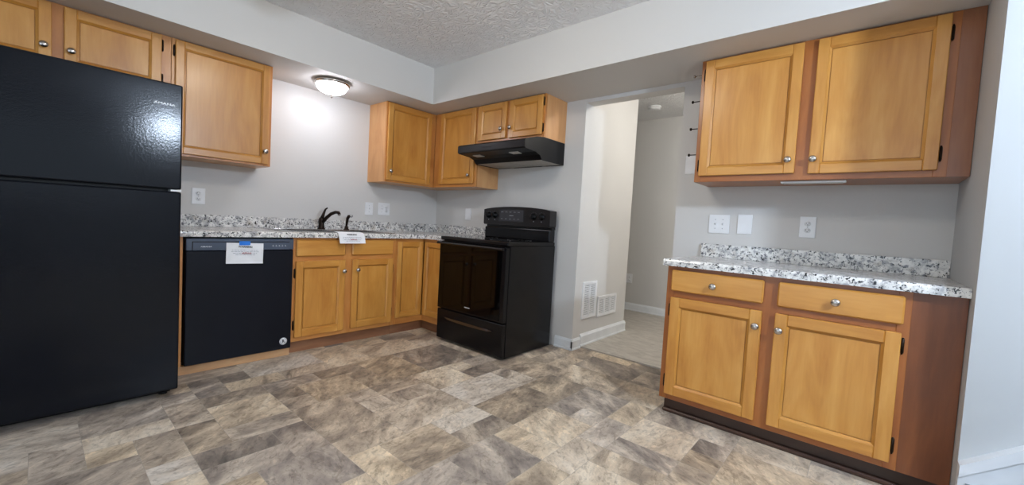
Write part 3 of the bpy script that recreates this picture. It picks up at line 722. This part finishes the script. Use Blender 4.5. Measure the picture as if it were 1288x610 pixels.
wall_plate('wall_outlet', 'white duplex outlet above the right counter under the wall cabinet', 'outlet', (3.489, 0, 1.136), 0, .080, .126, 'duplex')
wall_plate('phone_wall_plate', 'white wall plate by the doorway beside the right wall cabinet', 'wall plate', (2.80, 0, 1.540), 0, .10, .128, 'blank')
wall_plate('wall_outlet', 'small white outlet low on the far hall wall', 'outlet', (1.437, YF, .425), 0, .080, .12, 'duplex')

# pegs sticking out of the side of the right wall cabinet
def peg(loc, label, mat):
    o = thing('cabinet_peg', label, 'peg', loc, 0)
    bm = bmesh.new(); tube(bm, [(0, 0, 0), (-.085, 0, 0)], .0032, 8); obj('rod', bm, mat, o)
    bm = bmesh.new(); lathe(bm, [(.008, -.093), (.010, -.089), (.010, -.084), (.006, -.081)], axis='x', n=12); obj('tip', bm, mat, o)
    bm = bmesh.new(); lathe(bm, [(.012, -.003), (.012, -.0002)], axis='x', n=14); obj('mounting_flange', bm, mat, o)
for z, y, lab, m in ((2.092, -.17, 'small bright metal peg at the top of the right wall cabinet side', nickel), (1.925, -.17, 'second dark metal peg from the top on the wall cabinet side', bronze),
                     (1.748, -.17, 'third dark metal peg from the top on the wall cabinet side', bronze), (1.578, -.17, 'lowest dark metal peg, in front of the wall plate by the doorway', bronze)):
    peg((2.9115, y, z), lab, m)
u = thing('under_cabinet_light', 'slim white light bar under the right wall cabinet', 'light', (3.37, 0, ZB))
one('housing', white_plastic, u, 0, .29, -.27, -.225, -.012, -.0005, bev=.003); one('diffuser', lens_mat, u, .012, .278, -.264, -.231, -.015, -.012, bev=.001)

# hall: return-air vents and smoke detector
def vent(name, label, y0, y1, z0, z1, cols, nslat):
    v = thing(name, label, 'vent', (JX-.003, (y0+y1)/2, z0), W1R); w, h = y1-y0, z1-z0; b = .024
    bm = bmesh.new(); f0, f1 = -.012, -.0005
    bx(bm, -w/2, w/2, f0, f1, 0, b, .002); bx(bm, -w/2, w/2, f0, f1, h-b, h, .002); bx(bm, -w/2, -w/2+b, f0, f1, b, h-b); bx(bm, w/2-b, w/2, f0, f1, b, h-b)
    cw = (w-2*b)/cols
    for k in range(1, cols): bx(bm, -w/2+b+cw*k-.008, -w/2+b+cw*k+.008, f0, f1, b, h-b)
    obj('frame', bm, white_plastic, v)
    one('backing', shade_mat, v, -w/2+b, w/2-b, -.0012, -.0003, b, h-b)
    bm = bmesh.new(); p = (h-2*b)/nslat
    for k in range(nslat):
        z = b+p*(k+.5); prism(bm, [(-.0105, z-p*.16), (-.0100, z-p*.30), (-.0028, z+p*.16), (-.0034, z+p*.30)], -w/2+b, w/2-b)
    obj('louvers', bm, white_plastic, v)
vent('wall_vent', 'tall white louvered wall vent in the hall, nearest the kitchen', .126, .368, .250, .578, 2, 22)
vent('wall_vent', 'low wide white louvered wall vent in the hall, right of the tall one', .404, .772, .232, .426, 3, 11)
sd = thing('smoke_detector', 'round white smoke detector on the hall ceiling', 'smoke detector', (1.83, 1.56, HC))
bm = bmesh.new(); lathe(bm, [(.075, -.0005), (.075, -.012), (.07, -.016)], n=28); obj('base', bm, white_plastic, sd)
bm = bmesh.new(); lathe(bm, [(.068, -.016), (.066, -.03), (.05, -.038), (.001, -.039)], n=28); obj('cover', bm, white_plastic, sd)
